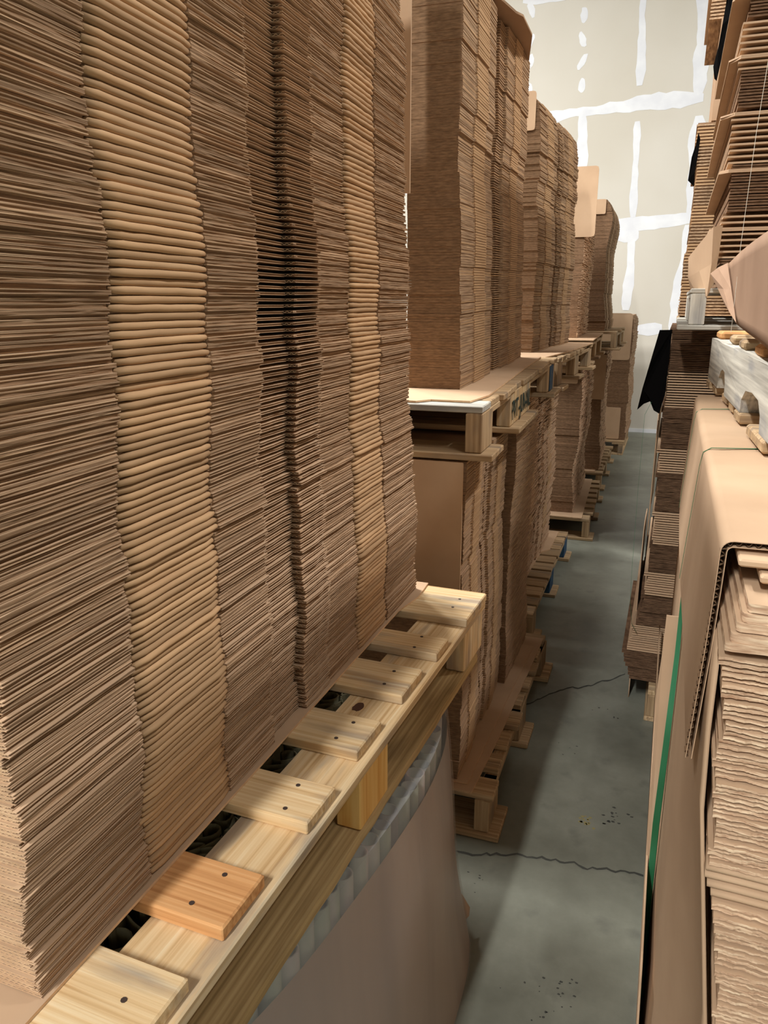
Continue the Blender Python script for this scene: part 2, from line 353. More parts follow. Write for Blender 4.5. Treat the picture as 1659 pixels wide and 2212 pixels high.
def box_panel():
    mb = MB(); D = .5
    for z0 in (.0001, .0047):
        z1 = z0+.0043; q0 = R.random(); base = U(-.0012, .0012)+(-.0032 if q0 < .22 else .0022 if q0 > .86 else 0); e = U(-.0025, .0025)
        for a, c in ((z0, z0+.0010), (z1-.0010, z1)):
            p = face_path(.0006, .10, off=base+U(-.0005, .0005))
            mb.slab([(-D, e), (p[0][0], e)]+p[1:]+[(-D, BL)], a, c, 0, 1, 3)
        p = face_path(.0009, .10, off=base-.0007)
        mb.slab([(-D, .05), (-.004+base, .05), (-.004+base, .003), (p[0][0]-.0006, .003)]+[q_ for q_ in p if q_[1] > .006]+[(-D, BL-.002)], z0+.0010, z1-.0010, 2, 2, 4)  # dark front face: shade inside the flute holes put into the colour
        flutes(mb, -.0045+base, -.24, e+.0004, z0+.0010, z1-.0010, 3, U(.0072, .0078), .04)
    return mb.mesh('panel', ['kraft', 'edge', 'medium', 'flute', 'dark'])
def fold_flap(k):
    y0, y1 = BANDS[k]; mb = MB(); n = 9; rows = []; bul = U(.002, .0048); ti = U(-.0009, .0009)
    w, wz = wander(n+1, .0006), wander(n+1, .00035)
    for i in range(n+1):
        f = i/n; y = y0+.002+(y1-y0-.004)*f; t_ = 1.0 if 0 < i < n else .72; prof = []
        for a in range(9):
            an = math.pi*(a/8-.5); prof.append((-.006+(bul+.006)*t_*max(0, math.cos(an))**.45+w[i], y+U(-.0004, .0004), .0045+wz[i]+ti*(f-.5)*2+.0046*t_*math.sin(an)))
        rows.append([(-.06, y, .0002)]+prof+[(-.06, y, .0089)])
    mb.sweep(rows, 0, True, True); return mb.mesh('folded_flap', ['fold'])
def tuck(k):
    y0, y1 = BANDS[k]; mb = MB(); off = -.012 if k == 3 else .003; z0 = .0028
    n = 7; w, dz = wander(n+1, .0012), U(-.0012, .001); up = .0011 if k == 4 else -.0006
    fw = [(off+w[i], y0+.0015+(y1-y0-.003)*i/n) for i in range(n+1)]
    zz = lambda ln, add: [z0+add]+[z0+add+dz*.3+up*(i/n) for i in range(ln-2)]+[z0+add]
    foot = [(-.13, y0+.0015)]+fw+[(-.13, y1-.0015)]; L = len(foot)
    for a, c, mm in ((0, .0007, 1), (.0034, .0041, 1)): mb.slab(foot, zz(L, a), zz(L, c), 0, mm)
    foot2 = [(-.13, y0+.014)]+[(x-.0016, max(y, y0+.014)) for x, y in fw]+[(-.13, y1-.003)]
    mb.slab(foot2, zz(L, .0007), zz(L, .0034), 2, 2)
    if k == 4: flutes(mb, off-.0005, -.06, y0+.0018, z0+.0007, z0+.0034, 3, .0085, .012)
    return mb.mesh('tuck_flap', ['kraft', 'edge', 'medium', 'flute'])
NV = 7
VP = [box_panel() for _ in range(NV)]; VF1 = [fold_flap(1) for _ in range(NV)]; VF6 = [fold_flap(6) for _ in range(NV)]
VT3 = [tuck(3) for _ in range(NV)]; VT4 = [tuck(4) for _ in range(NV)]
for me in VF1+VF6: me.polygons.foreach_set('use_smooth', [True]*len(me.polygons))
PITCH = .0091; z = .856; drift, ydr = 0.0, 0.0; first = None; n_box = 0
def make_box():
    r = empty('flattened_box'); link('panel', VP[0], r); link('folded_flap', VF1[0], r); link('folded_flap', VF6[0], r); link('tuck_flap', VT3[0], r); link('tuck_flap', VT4[0], r); return r
proto = make_box(); KIDS = list(proto.children)
while z < 2.25:
    if n_box == 0: r, kids = proto, KIDS
    else:
        r = proto.copy(); COL.objects.link(r); kids = []
        for ch in KIDS: c = ch.copy(); COL.objects.link(c); c.parent = r; kids.append(c)
    for c, src in zip(kids, (VP, VF1, VF6, VT3, VT4)): c.data = R.choice(src)
    tag(r, 'flattened brown box in the tall stack on the pale pine pallet', 'cardboard box', 'flattened boxes stacked on the pale pine pallet')
    f = min(1, (z-.856)/.75); f = f*f*(3-2*f)
    if n_box % R.choice((9, 12, 14)) == 0: drift, ydr = U(-.0035, .0035), U(-.007, .007)
    wave = .004*math.sin(z*13)+.003*math.sin(z*31+1)
    rz = .040*f+.016*max(0, (z-1.6)/.55); dx, dy = U(-.0016, .0016)+drift+wave*.5, U(-.0028, .0028)+ydr+wave
    # turn about the middle of the aisle face
    px0, py0 = -.555+dx-.002*f-.008*max(0, (z-1.6)/.55), .473+dy
    r.location = (px0+math.sin(rz)*(BL/2)-.003*f, py0+(1-math.cos(rz))*BL/2, z); r.rotation_euler = (U(-.0002, .0002), U(-.0004, .0004), rz+U(-.0012, .0012))
    z += PITCH; n_box += 1

# ------------------------------------------------------------------ the shrink-wrapped bale under the pine pallet
bale = tag(empty('wrapped_bale', (-.8, 1.0, 0)), 'grey-brown shrink-wrapped bale of rolled paper under the pale pine pallet', 'bale')
def rim(zz, inset=0.0):
    f = 1-zz/.68; base = [(-.60, .18), (-.52, .42), (-.478, .60), (-.436, .77), (-.412, .93), (-.394, 1.1), (-.386, 1.25), (-.392, 1.36), (-.408, 1.46), (-.435, 1.54), (-.475, 1.59), (-.53, 1.615), (-.8, 1.63), (-1.3, 1.63), (-1.35, 1.5), (-1.38, .9), (-1.3, .2)]
    out = []
    for i, (x, y) in enumerate(base):
        s = 1 if i < 12 else 0; g_ = 1+.012*(1-f); x, y = x*g_, y*g_
        k = min(1, max(0, (y-.3)/.9))
        out.append((x+.054*f*s*k+.012*math.sin(f*6+y*5)*s*f-(inset-.012)*(1 if i < 10 else 0)+.8, y+(.055*f if y > 1.35 else 0)-(inset if y > 1.5 else 0)-1.0))
    return out
def dense(pts, k=6):
    out = []
    n = len(pts)
    for i in range(n):
        p0_, p1, p2, p3 = [Vector((*pts[(i+d) % n], 0)) for d in (-1, 0, 1, 2)]
        for j in range(k):
            t_ = j/k; out.append(tuple(.5*((2*p1)+(p2-p0_)*t_+(2*p0_-5*p1+4*p2-p3)*t_*t_+(3*p1-p0_-3*p2+p3)*t_**3))[:2])
    return out
q = MB(); q.sweep([[(*p, zz) for p in dense(rim(zz))] for zz in (0, .1, .2, .3, .4, .5, .58, .628)], 0, True); q.build('cardboard_sleeve', 'sleeve', bale, True)
q = MB(); q.sweep([[(*p, zz) for p in dense(rim(zz, -.004))] for zz in (0, .1, .2, .3, .4, .5, .59, .655, .682)], 0, True)
q.sweep([[(*p, .682) for p in dense(rim(.68, -.004))], [(p[0]*1, p[1], .6835) for p in dense(rim(.68, .045))]], 0, True); q.build('plastic_wrap', 'film', bale, True)
q = MB(); q.slab(dense(rim(.68, .05), 3), .02, .595); q.build('core', 'olive', bale)
path = [p for p in dense(rim(.655, .022), 24)]
q = MB(); acc, last = .05, None
for p in path[:24*13]:
    if last is not None: acc += math.hypot(p[0]-last[0], p[1]-last[1])
    last = p
    if acc > .040:
        acc = 0; rr = U(.016, .0205); n = 12; ox, oy = U(-.004, .002), U(-.004, .004)
        ring = [(p[0]+ox+rr*math.cos(2*math.pi*i/n), p[1]+oy+rr*math.sin(2*math.pi*i/n)) for i in range(n)]; inn = [(p[0]+ox+rr*.82*math.cos(2*math.pi*i/n), p[1]+oy+rr*.82*math.sin(2*math.pi*i/n)) for i in range(n)]
        top = U(.657, .679)
        q.sweep([[(*a, .46) for a in ring], [(*a, top) for a in ring], [(*a, top) for a in inn], [(*a, .52) for a in inn]], 0, True)
q.build('rolled_edge', 'tubes', bale, True)
q = MB()
for row in range(5):
    pts = []; ed = sorted([p for p in dense(rim(.68, 0), 6) if p[0] > .15 and p[1] < .5], key=lambda p: p[1])
    for i in range(460):
        s_ = i/460; ph = s_*1.1/.05*2*math.pi; y = -.60+1.1*s_
        xe = next((a[0]+(c[0]-a[0])*(y-a[1])/(c[1]-a[1]+1e-9) for a, c in zip(ed, ed[1:]) if a[1] <= y <= c[1]), .3)
        pts.append((xe-.085-row*.05+.021*math.sin(ph)+.010*math.sin(2.2*ph+row), y+.014*math.sin(2*ph+row)))
    for o_ in (-.0016, .0016): q.sweep([[(p[0]+o_, p[1], .53) for p in pts], [(p[0]+o_, p[1], .679) for p in pts]])
    q.sweep([[(p[0]-.0016, p[1], .679) for p in pts], [(p[0]+.0016, p[1], .679) for p in pts]])
q.build('wavy_rolls', 'olive', bale)
off = Vector((.8, -1.0, 0)); fp = [at_y(x, y, Y)+off for x, y, Y in ((976, 1905, 1.56), (983, 1990, 1.56), (1000, 1938, 1.59), (1004, 1988, 1.58), (1014, 1962, 1.60), (1012, 1980, 1.59))]
q = MB(); q.sheet([[tuple(fp[0]), tuple(fp[1])], [tuple(fp[2]), tuple(fp[3])], [tuple(fp[4]), tuple(fp[5])]], (.001, .003, 0)); q.build('torn_flap', 'sleeve', bale)

# ------------------------------------------------------------------ carton stacks farther off (too many sheets to count)
def stack(name, label, loc, L, H, W=.7, pitch=.0085, rz=0.0, bands=True, jit=.003, group=None, bulge=.01, dark=False, rag=0.0, lean=0.0, round_top=0.0, pale=False, tilt=0.0):
    """a stack of flattened cartons, aisle face on x=0 towards +x, near end at y=0"""
    mb = MB(); z_ = 0.0; sc = L/BL; k = 0; dr = dy = 0.0
    B = [(a*sc, c*sc) for a, c in BANDS]
    while z_ < H-pitch*.5:
        if k % R.choice((7, 9, 13)) == 0: dr, dy = U(-jit, jit)*1.6, U(-jit, jit)*1.5
        bl = bulge*math.sin(z_*7+loc[1]*3)+.5*bulge*math.sin(z_*17)+lean*z_; e = dr+U(-jit, jit)*.5+bl
        if round_top and H-z_ < round_top: e -= (1-(H-z_)/round_top)**2*round_top*.35
        y0 = dy+U(-jit, jit)*.4
        def foot(cut, fold, ins=0.0):
            out = [(-W, y0), (e-ins, y0)]
            for j, (a, c) in enumerate(B):
                d = 0
                if bands and j in (1, 6): d = fold
                if bands and j in (3, 4): d = -cut if j == 3 else -cut*.3
                jj = U(-jit, jit)*.5+(U(-rag, rag) if rag else 0)
                out += [(e+d+jj-ins, a+y0+.0015), (e+d+jj-ins+U(-rag, rag)*.5, c+y0-.0015)]
            return out+[(-W, L+y0)]
        t1 = pitch*.46
        mb.slab(foot(.03, .004), z_, z_+t1, 0, 4 if pale else (R.choice((1, 1, 1, 3)) if not dark else 1), 2)  # pale: light falling on the aisle side painted in as a lighter colour
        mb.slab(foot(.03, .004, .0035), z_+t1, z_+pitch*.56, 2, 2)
        mb.slab(foot(.06, .003), z_+pitch*.56, z_+pitch*.96, 0, 4 if pale else 1, 2 if not (dark or pale) else 5)  # near ends coloured darker for their flute holes and the shade on them
        if bands:
            for j in (1, 6):
                a, c = B[j]; q0 = e+.0055
                mb.slab([(q0-.02, a+y0+.003), (q0, a+y0+.003), (q0, c+y0-.003), (q0-.02, c+y0-.003)], z_+pitch*.1, z_+pitch*.86, 3, 3)
        z_ += pitch; k += 1
    mb.box(-W+.01, -.07, .012, L-.012, 0, H-.004, 2)
    o = mb.build(name, ['kraft_dark', 'edge', 'medium', 'fold', 'torn', 'dark']); o.location = loc; o.rotation_euler = (tilt, 0, rz)
    return tag(o, label, 'cardboard stack', group, 'stuff')
def flat(name, label, pts, z0, th=.005, mats=('kraft', 'flute'), cat='cardboard sheet', slope=None):
    zz = [z0+(slope*(p[1]-1.985) if slope else 0) for p in pts]
    mb = MB(); mb.slab(pts, zz, [v+th for v in zz], 0, 1); return tag(mb.build(name, list(mats)), label, cat)
def upright(label, x0, x1, z0, z1, y, th=.005, mats=('kraft', 'flute'), lean=0.0, skew=0.0, bend=.0, rad=.012):
    """an upright board facing the camera side (-y) at depth y"""
    mb = MB(); pts = []
    corners = [(x0, z0), (x1, z0), (x1+skew, z1), (x0+skew, z1)]
    n = len(corners)
    for i, p in enumerate(corners):
        a, c = Vector(corners[i-1]), Vector(corners[(i+1) % n]); p = Vector(p)
        d0, d1 = (a-p).normalized(), (c-p).normalized()
        for f in (0, .5, 1): pts.append(tuple(p+(d0*rad*(1-f)**2+d1*rad*f*f)))
    zc = lambda v: y+lean*(v-z0)+bend*((v-z0)/(z1-z0))**2
    a = mb.add([(p[0], zc(p[1]), p[1]) for p in pts]); c = mb.add([(p[0], zc(p[1])+th, p[1]) for p in pts]); m_ = len(pts)
    mb.face([a+i for i in range(m_)], 0); mb.face([c+i for i in range(m_)][::-1], 0)
    for i in range(m_): j = (i+1) % m_; mb.face((a+i, c+i, c+j, a+j), 1)
    return tag(mb.build('cardboard_sheet', list(mats)), label, 'cardboard sheet')

# floor row on the left
L1P, _ = pallet('aged pallet on the floor nearest the wrapped bale', (-.385, 1.955, 0), 1.2, .9, decks(1.2, 9, .095, .01), 'aged', rz=.012, bottom='crosswise')
flat('slip_sheet', 'tan slip sheet on the nearest floor pallet, under the bottom left stack', [(-1.2, 1.945), (-.44, 1.945), (-.425, 2.3), (-.41, 3.10), (-1.2, 3.13)], .1505, .006)
flat('slip_sheet', 'second tan slip sheet lying askew on the nearest floor pallet', [(-1.2, 1.975), (-.46, 1.975), (-.45, 2.5), (-.435, 3.0), (-1.2, 3.0)], .1575, .005)
stack('carton_stack', 'stack of flattened cartons on the nearest floor pallet, front part behind the wrapped bale', (-.492, 1.985, .164), .62, .977, .7, .0085, rz=.02, jit=.002, bulge=.005)
stack('carton_stack', 'stack of flattened cartons on the nearest floor pallet, rear part next to the second pallet', (-.487, 2.63, .164), .44, .977, .7, .0085, bands=False, jit=.002, bulge=.005, rag=.002)
upright('tan cardboard sheet hung on the front of the bottom stack behind the pine pallet', -.80, -.500, .735, 1.14, 1.975, .005, rad=.004)
L2P, _ = pallet('aged pallet with blue block ends second along the floor row', (-.5, 3.36, 0), 1.42, .9, decks(1.42, 11, .11, .006), 'aged', rz=.012, bottom='crosswise', mats={('block', 1): 'blue', ('block', 2): 'blue'})
flat('slip_sheet', 'tan slip sheet on the second floor pallet under the ragged stack', [(-1.3, 3.6), (-.622, 3.6), (-.61, 4.3), (-.57, 4.36), (-.57, 4.75), (-1.3, 4.78)], .1505, .005)
stack('carton_stack', 'pale ragged-edged carton stack on the second floor pallet', (-.60, 3.47, .157), 1.15, .99, .7, .009, rz=.012, bands=True, jit=.003, bulge=.009, rag=.006, pale=True)
L3P, _ = pallet('aged pallet third along the floor row', (-.418, 5.12, 0), 1.22, .9, decks(1.22, 8, .1, .012), 'aged', rz=.03, bottom='crosswise')
flat('slip_sheet', 'tan slip sheet on the third floor pallet', [(-1.3, 5.11), (-.47, 5.11), (-.52, 6.34), (-1.3, 6.34)], .1505, .006)
stack('carton_stack', 'dark-fronted carton stack with ragged pale side on the third floor pallet', (-.545, 5.22, .157), 1.05, .99, .7, .0085, rz=.03, bands=False, jit=.002, bulge=.012, rag=.008, pale=True)
upright('narrow tan sheet folded over the front top of the third bottom stack', -.95, -.565, 1.035, 1.14, 5.211, .005)
L4P, _ = pallet('aged pallet farthest along the floor row', (-.47, 6.62, 0), 1.35, .9, decks(1.35, 9, .1, .02), 'aged', rz=.012, bottom='crosswise')
flat('slip_sheet', 'tan slip sheet on the farthest floor pallet', [(-1.3, 6.64), (-.53, 6.64), (-.55, 7.9), (-1.3, 7.9)], .1505, .006)
stack('carton_stack', 'carton stack with ragged pale side on the farthest floor pallet', (-.515, 6.72, .157), 1.05, .99, .7, .0085, rz=.04, bands=False, jit=.002, bulge=.01, rag=.01, pale=True)
upright('tan sheet hung on the front of the farthest bottom stack', -.95, -.505, .76, 1.13, 6.711, .005)
# last pile before the wall
L5 = pallet('dark pallet under the last pile before the plastered wall', (-.40, 8.3, 0), 1.1, .9, decks(1.1, 7, .1, .01), 'aged')
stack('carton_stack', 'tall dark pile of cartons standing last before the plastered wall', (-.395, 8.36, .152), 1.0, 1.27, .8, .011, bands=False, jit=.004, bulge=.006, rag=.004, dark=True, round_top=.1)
upright('large tan sheet on the upper front of the last pile before the wall', -.75, -.405, .975, 1.44, 8.35, .006, bend=-.012, rad=.03)
upright('small tan sheet on the lower front of the last pile before the wall', -.72, -.45, .16, .49, 8.35, .006)
b = MB(); b.box(-.63, -.595, 8.346, 8.35, 1.36, 1.42); tag(b.build('paper_label', 'tape'), 'small pale blue-white label on the sheet before the wall', 'label')

# upper row on the left
U1P, bks = pallet('aged pallet with stencilled block on top of the nearest bottom stack', (-.452, 1.985, 1.147), 1.47, .9, decks(1.47, 12, .112, .008), 'aged', rot=(.0205, 0, .015), bottom='crosswise',
    blocks=((0, .14), (.42, .80), (1.26, 1.46)), mats={('deck', 0): 'grey_x', ('block', 1): 'pine_z'}, th=.0185)
q = MB(); q.box(.0, .002, 1.30, 1.395, .022, .125); q.build('blue_paint_mark', 'blue', U1P)
fc = bpy.data.curves.new('stencil_lettering', 'FONT'); fc.body = 'PVT -JUN-NL'; fc.size = .085; fc.align_x = 'CENTER'; fc.align_y = 'CENTER'; fc.extrude = .0004; fc.offset = .0012; fc.space_character = .95
tx = bpy.data.objects.new('stencil_lettering', fc); COL.objects.link(tx); tx.parent = U1P; fc.materials.append(M['ink'])
bpy.context.view_layer.update(); tm = bpy.data.meshes.new_from_object(tx); bpy.data.objects.remove(tx); tx = link('stencil_lettering', tm, U1P)
tx.matrix_local = Matrix.Translation((.0012, .61, .066)) @ Matrix(((0, 0, 1, 0), (.78, 0, 0, 0), (0, 1, 0, 0), (0, 0, 0, 1)))
flat('slip_sheet', 'tan slip sheet cut at one corner on the nearest upper pallet', [(-1.3, 1.99), (-.64, 1.99), (-.61, 2.03), (-.50, 2.03), (-.478, 2.16), (-.512, 2.9), (-.53, 3.40), (-1.3, 3.42)], 1.2938, .005, slope=.0205)
stack('carton_stack', 'tall narrow carton stack on the nearest upper pallet, dark end behind the near stack', (-.590, 2.25, 1.3048), 1.1, 1.12, .162, .0078, rz=.02, jit=.002, bulge=.003, lean=-.012, tilt=.0205)
b = MB(); b.slab([(-.75, 2.6), (-.60, 2.6), (-.57, 2.78), (-.555, 2.82), (-.56, 3.02), (-.62, 3.3), (-.75, 3.3)], [2.45]*7, [2.457]*7, 0, 1); b.slab([(-.75, 2.6), (-.60, 2.6), (-.585, 2.84), (-.57, 3.05), (-.63, 3.28), (-.75, 3.28)], 2.459, 2.464, 0, 1)
tag(b.build('top_sheet', ['kraft_dark', 'edge']), 'loose cover sheets sticking out on top of the narrow upper left stack', 'cardboard sheet')
U2P, _ = pallet('aged pallet carrying the second upper carton stack', (-.475, 3.56, 1.165), 1.32, .9, decks(1.32, 9, .1, .012), 'aged', rz=-.012, bottom='crosswise', th=.0185)
flat('slip_sheet', 'tan slip sheet overhanging the second upper pallet', [(-1.3, 3.5), (-.53, 3.5), (-.49, 3.9), (-.45, 4.85), (-1.3, 4.88)], 1.3125, .006)
stack('carton_stack', 'second upper carton stack with sloping rounded top', (-.64, 3.80, 1.320), 1.0, 1.12, .5, .0085, rz=-.05, jit=.004, bulge=.006, round_top=.14)
upright('tan sheet over the front top of the second upper stack', -1.1, -.672, 2.30, 2.46, 3.788, .005)
U3P, _ = pallet('aged pallet hidden behind the second upper pallet', (-.50, 5.15, 1.163), 1.2, .9, decks(1.2, 7, .1, .01), 'aged', rz=.02, bottom='crosswise', th=.0185)
flat('slip_sheet', 'tan slip sheet on the third upper pallet beside a thin stack', [(-1.3, 5.12), (-.478, 5.12), (-.52, 6.36), (-1.3, 6.36)], 1.314, .006)
stack('carton_stack', 'third upper carton stack, half hidden behind a large tan sheet', (-.605, 5.36, 1.322), .95, 1.04, .6, .0085, rz=.03, bands=False, jit=.002, bulge=.006, rag=.005, pale=True)
upright('large tan sheet hanging on the third upper stack, sticking out into the aisle', -1.15, -.535, 1.955, 2.375, 5.35, .006, rad=.02)
U4P, _ = pallet('aged pallet of the farthest upper stack, its blocks over the aisle', (-.43, 6.58, 1.175), 1.2, .9, decks(1.2, 6, .11, .02), 'aged', rz=.01, bottom='crosswise', th=.0185)
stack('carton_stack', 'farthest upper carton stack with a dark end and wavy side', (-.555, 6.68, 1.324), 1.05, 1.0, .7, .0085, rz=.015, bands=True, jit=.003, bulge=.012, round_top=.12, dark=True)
upright('small tan sheet folded over the farthest upper stack', -1.2, -.595, 2.22, 2.33, 6.671, .005)
# end board standing between the two nearest stacks
b = MB(); b.sheet([[(-.72, 1.90, zz), (-.628, 1.885, zz)] for zz in (1.81, 2.0, 2.2, 2.5)], (0, .006, 0)); tag(b.build('cardboard_sheet', 'kraft'), 'tan board hung high in the gap between the near stack and the stack behind it', 'cardboard sheet')

# ------------------------------------------------------------------ right side: ragged sheets, covers, cartons
def ragged(kind, W=.5, D=.9, th=.0118):
    """sheet with its torn or folded front edge on y=0, left edge x=0, reaching +x / +y"""
    mb = MB(); n = 60
    xs = [W*i/n for i in range(n+1)]
    if kind == 'fold':
        w = wander(n+1, .0005, .7); rows = []
        for i in range(0, n+1, 4):
            pr = [(xs[i], .05, .0004)]+[(xs[i], .010-.012*math.cos(math.pi*(a/8-.5))**.75+w[i], th*.5+th*.47*math.sin(math.pi*(a/8-.5))) for a in range(9)]+[(xs[i], .05, th*.96)]
            rows.append(pr)
        mb.sweep(rows[::-1], 1, True, True); mb.slab([(0, .03), (W, .03), (W, D), (0, D)], .0004, th*.96, 0, 1)
    else:
        xs = [.17*i/80 for i in range(80)]+[.17+(W-.17)*i/12 for i in range(13)]; n = len(xs)-1
        cut = U(.36, .46)
        for a, c, amp, off, m_ in ((0, th*(cut-.06), .0011, 0, 2), (th*(cut-.06), th*(cut+.12), .0014, .012, 3), (th*(cut+.10), th*.76, .0011, U(-.001, .005), 2)):  # middle layer set back and darkened, gap shade put into its colour
            w = wander(n+1, amp, .7); wz = wander(n+1, th*.012, .7); wy = wander(n+1, th*.022, .6)
            foot = [(xs[i], off+w[i]) for i in range(n+1)]+[(W, D), (0, D)]
            mb.slab(foot, [a+max(0, wz[i]) for i in range(n+1)]+[a, a], [c-abs(wy[i]) for i in range(n+1)]+[c, c], 0 if m_ == 2 else 3, m_)
    return mb.mesh('cardboard_sheet', ['kraft', 'kraft', 'torn', 'dark'])
RG = [ragged('torn') for _ in range(5)]; RF = [ragged('fold') for _ in range(3)]
for me in RF: me.polygons.foreach_set('use_smooth', [True]*len(me.polygons))
def left_edge(zz):           # how the pile's left side wanders, measured down the pile
    pts = [(.30, .16), (.50, .150), (.66, .132), (.76, .113), (.88, .098), (.95, .088), (1.0, .096), (1.03, .082), (1.06, .076), (1.12, .080), (1.215, .076), (1.30, .076)]
    for (a, x), (c, y) in zip(pts, pts[1:]):
        if a <= zz <= c: return x+(y-x)*(zz-a)/(c-a)
    return pts[0][1]
z = .36; k = 0; sdx = 0
LABR = 'cardboard sheet in the near right pile, %s'
while z < 1.205:
    run = (k//9) % 3
    fold = run == 2 if z < .95 else False
    me = R.choice(RF if fold else RG)
    o = link('cardboard_sheet', me); o.location = (left_edge(z)+U(-.003, .003)+(.006 if (k//11) % 2 else 0), .805+U(-.004, .004)+(.004 if fold else 0), z); o.rotation_euler = (0, U(-.002, .002), U(-.008, .008)-.02)
    tag(o, LABR % ('rounded folded edge to the front' if fold else 'torn ragged edge to the front'), 'cardboard sheet', 'folded sheets in the near right pile' if fold else 'torn-edged sheets in the near right pile')
    z += .0121; k += 1
# the five round-cornered flaps on top of that pile
for i in range(5):
    zt = 1.212+i*.0105; x0, y0 = .078+.0045*i, .803+.002*i; mb = MB(); rr = .006; foot = []
    for a in range(7): an = math.pi*(1+.5*a/6); foot.append((x0+rr+rr*math.cos(an), y0+rr+rr*math.sin(an)))
    n = 26; w = wander(n, .0012, .7)
    foot += [(x0+rr+.42*i_/n, y0+w[i_-1]) for i_ in range(1, n+1)]+[(x0+.45, y0+.5), (x0, y0+.5)]
    wz = wander(len(foot), .0005, .8)
    mb.slab(foot, [zt+v for v in wz], [zt+.0095+v for v in wz], 0, 1)
    o = mb.build('carton_flap', ['kraft', 'torn'])
    tag(o, ('topmost', 'second', 'third', 'fourth', 'fifth')[4-i]+' round-cornered pale sheet from the top of the near right pile', 'cardboard sheet', 'round-cornered sheets on the near right pile')
# two short sheets jammed just under the cover
for i, (x0, y0, zz) in enumerate(((.108, .845, 1.2745), (.087, .86, 1.286))):
    mb = MB(); mb.box(x0, .6, y0, 1.5, zz, zz+.0085, 0, .002); tag(mb.build('cardboard_sheet', 'kraft'), ('lower' if i == 0 else 'upper')+' sheet jammed under the fluted cover on the near right pile', 'cardboard sheet')
# folded fluted cover
cov = tag(empty('cardboard_cover', (.07, .885, 1.0)), 'large tan cardboard cover with open fluted edge folded over the near right pile', 'cardboard cover')
def cover_path(off):
    pts = [(.056, 1.033), (.0595, 1.10), (.063, 1.17), (.0675, 1.25)]
    for a in range(6): an = math.pi-(math.pi/2)*a/5; pts.append((.082+.0135*math.cos(an), 1.293+.0135*math.sin(an)))
    pts += [(.14, 1.3075), (.25, 1.308), (.45, 1.308)]
    out = []
    for i, p in enumerate(pts):
        a, c = pts[max(i-1, 0)], pts[min(i+1, len(pts)-1)]; d = Vector((c[0]-a[0], c[1]-a[1])).normalized()
        out.append((p[0]+d.y*off-.07, p[1]-d.x*off-1.0))
    return out
def cover_rows(off, ys):
    rows = []
    for y in ys:
        sag = -.006*math.exp(-((y-.605)/.02)**2)-.006*math.exp(-((y-1.16)/.02)**2); far = max(0, (y-1.40)/.15)
        rows.append([(p[0]+.003*math.sin(y*4+1)*(1 if p[1] < .2 else .3)+(.02*far*far if p[1] < .29 else .01*far), y, p[1]+(sag if p[1] > .29 else 0)-(.012*far*far if p[1] > .29 else 0)) for p in cover_path(off)])
    return rows
ys = [.0, .03, .1, .2, .3, .4, .5, .56, .59, .605, .62, .65, .75, .85, .95, 1.05, 1.12, 1.15, 1.17, 1.2, 1.3, 1.4, 1.45, 1.5, 1.535]
for nm, off in (('outer_liner', 0.0), ('inner_liner', .0065)):
    q = MB(); q.sweep(cover_rows(off, ys), 0)
    q.sweep(cover_rows(off+.0008, ys), 0); q.sweep([cover_rows(off, ys)[0], cover_rows(off+.0008, ys)[0]], 0); q.build(nm, 'kraft', cov, True)
q = MB(); P = cover_path(0.0); Q = cover_path(.0065); fl_pts = []; tot = 0
for (a, c), (e, g) in zip(zip(P, P[1:]), zip(Q, Q[1:])):
    L_ = math.dist(a, c); k_ = max(2, int(L_/.0014))
    for i in range(k_):
        f = i/k_; s_ = tot+L_*f; w = .5+.42*math.sin(s_/.0098*2*math.pi); o_ = Vector(a).lerp(Vector(c), f); n_ = Vector(e).lerp(Vector(g), f); fl_pts.append(tuple(o_.lerp(n_, w)))
    tot += L_
q.sweep([[(p[0], .0006, p[1]) for p in fl_pts], [(p[0], .012, p[1]) for p in fl_pts]], 0); q.build('fluting', 'medium', cov)
# upright side panels along the pile
def side_panel(label, xfun, y0, y1, z0, z1, th=.004, near=None, mats='kraft'):
    mb = MB(); nz, ny = 12, 16; grid = []
    for i in range(nz+1):
        zz = z0+(z1-z0)*i/nz; ya = near(zz) if near else y0
        grid.append([(xfun(ya+(y1-ya)*(j/ny)**1.4, zz), ya+(y1-ya)*(j/ny)**1.4, zz) for j in range(ny+1)])
    mb.sheet(grid, (th, 0, 0)); o = mb.build('side_panel', mats, None, True)
    return tag(o, label, 'cardboard sheet')
def xin(y, zz):
    k_ = min(1, max(0, (1.25-y)/.42)); k_ = k_*k_*(3-2*k_); low = min(1, max(0, (1.03-zz)/.35)); return .068+k_*(.006+.040*low)
side_panel('innermost tan panel along the left side of the near right pile', xin, .83, 2.32, .0, 1.20, near=lambda zz: .835)
side_panel('outermost tan board leaning at the floor edge of the aisle on the right', lambda y, zz: .060-.034*zz, 1.2, 2.78, 0, .42)
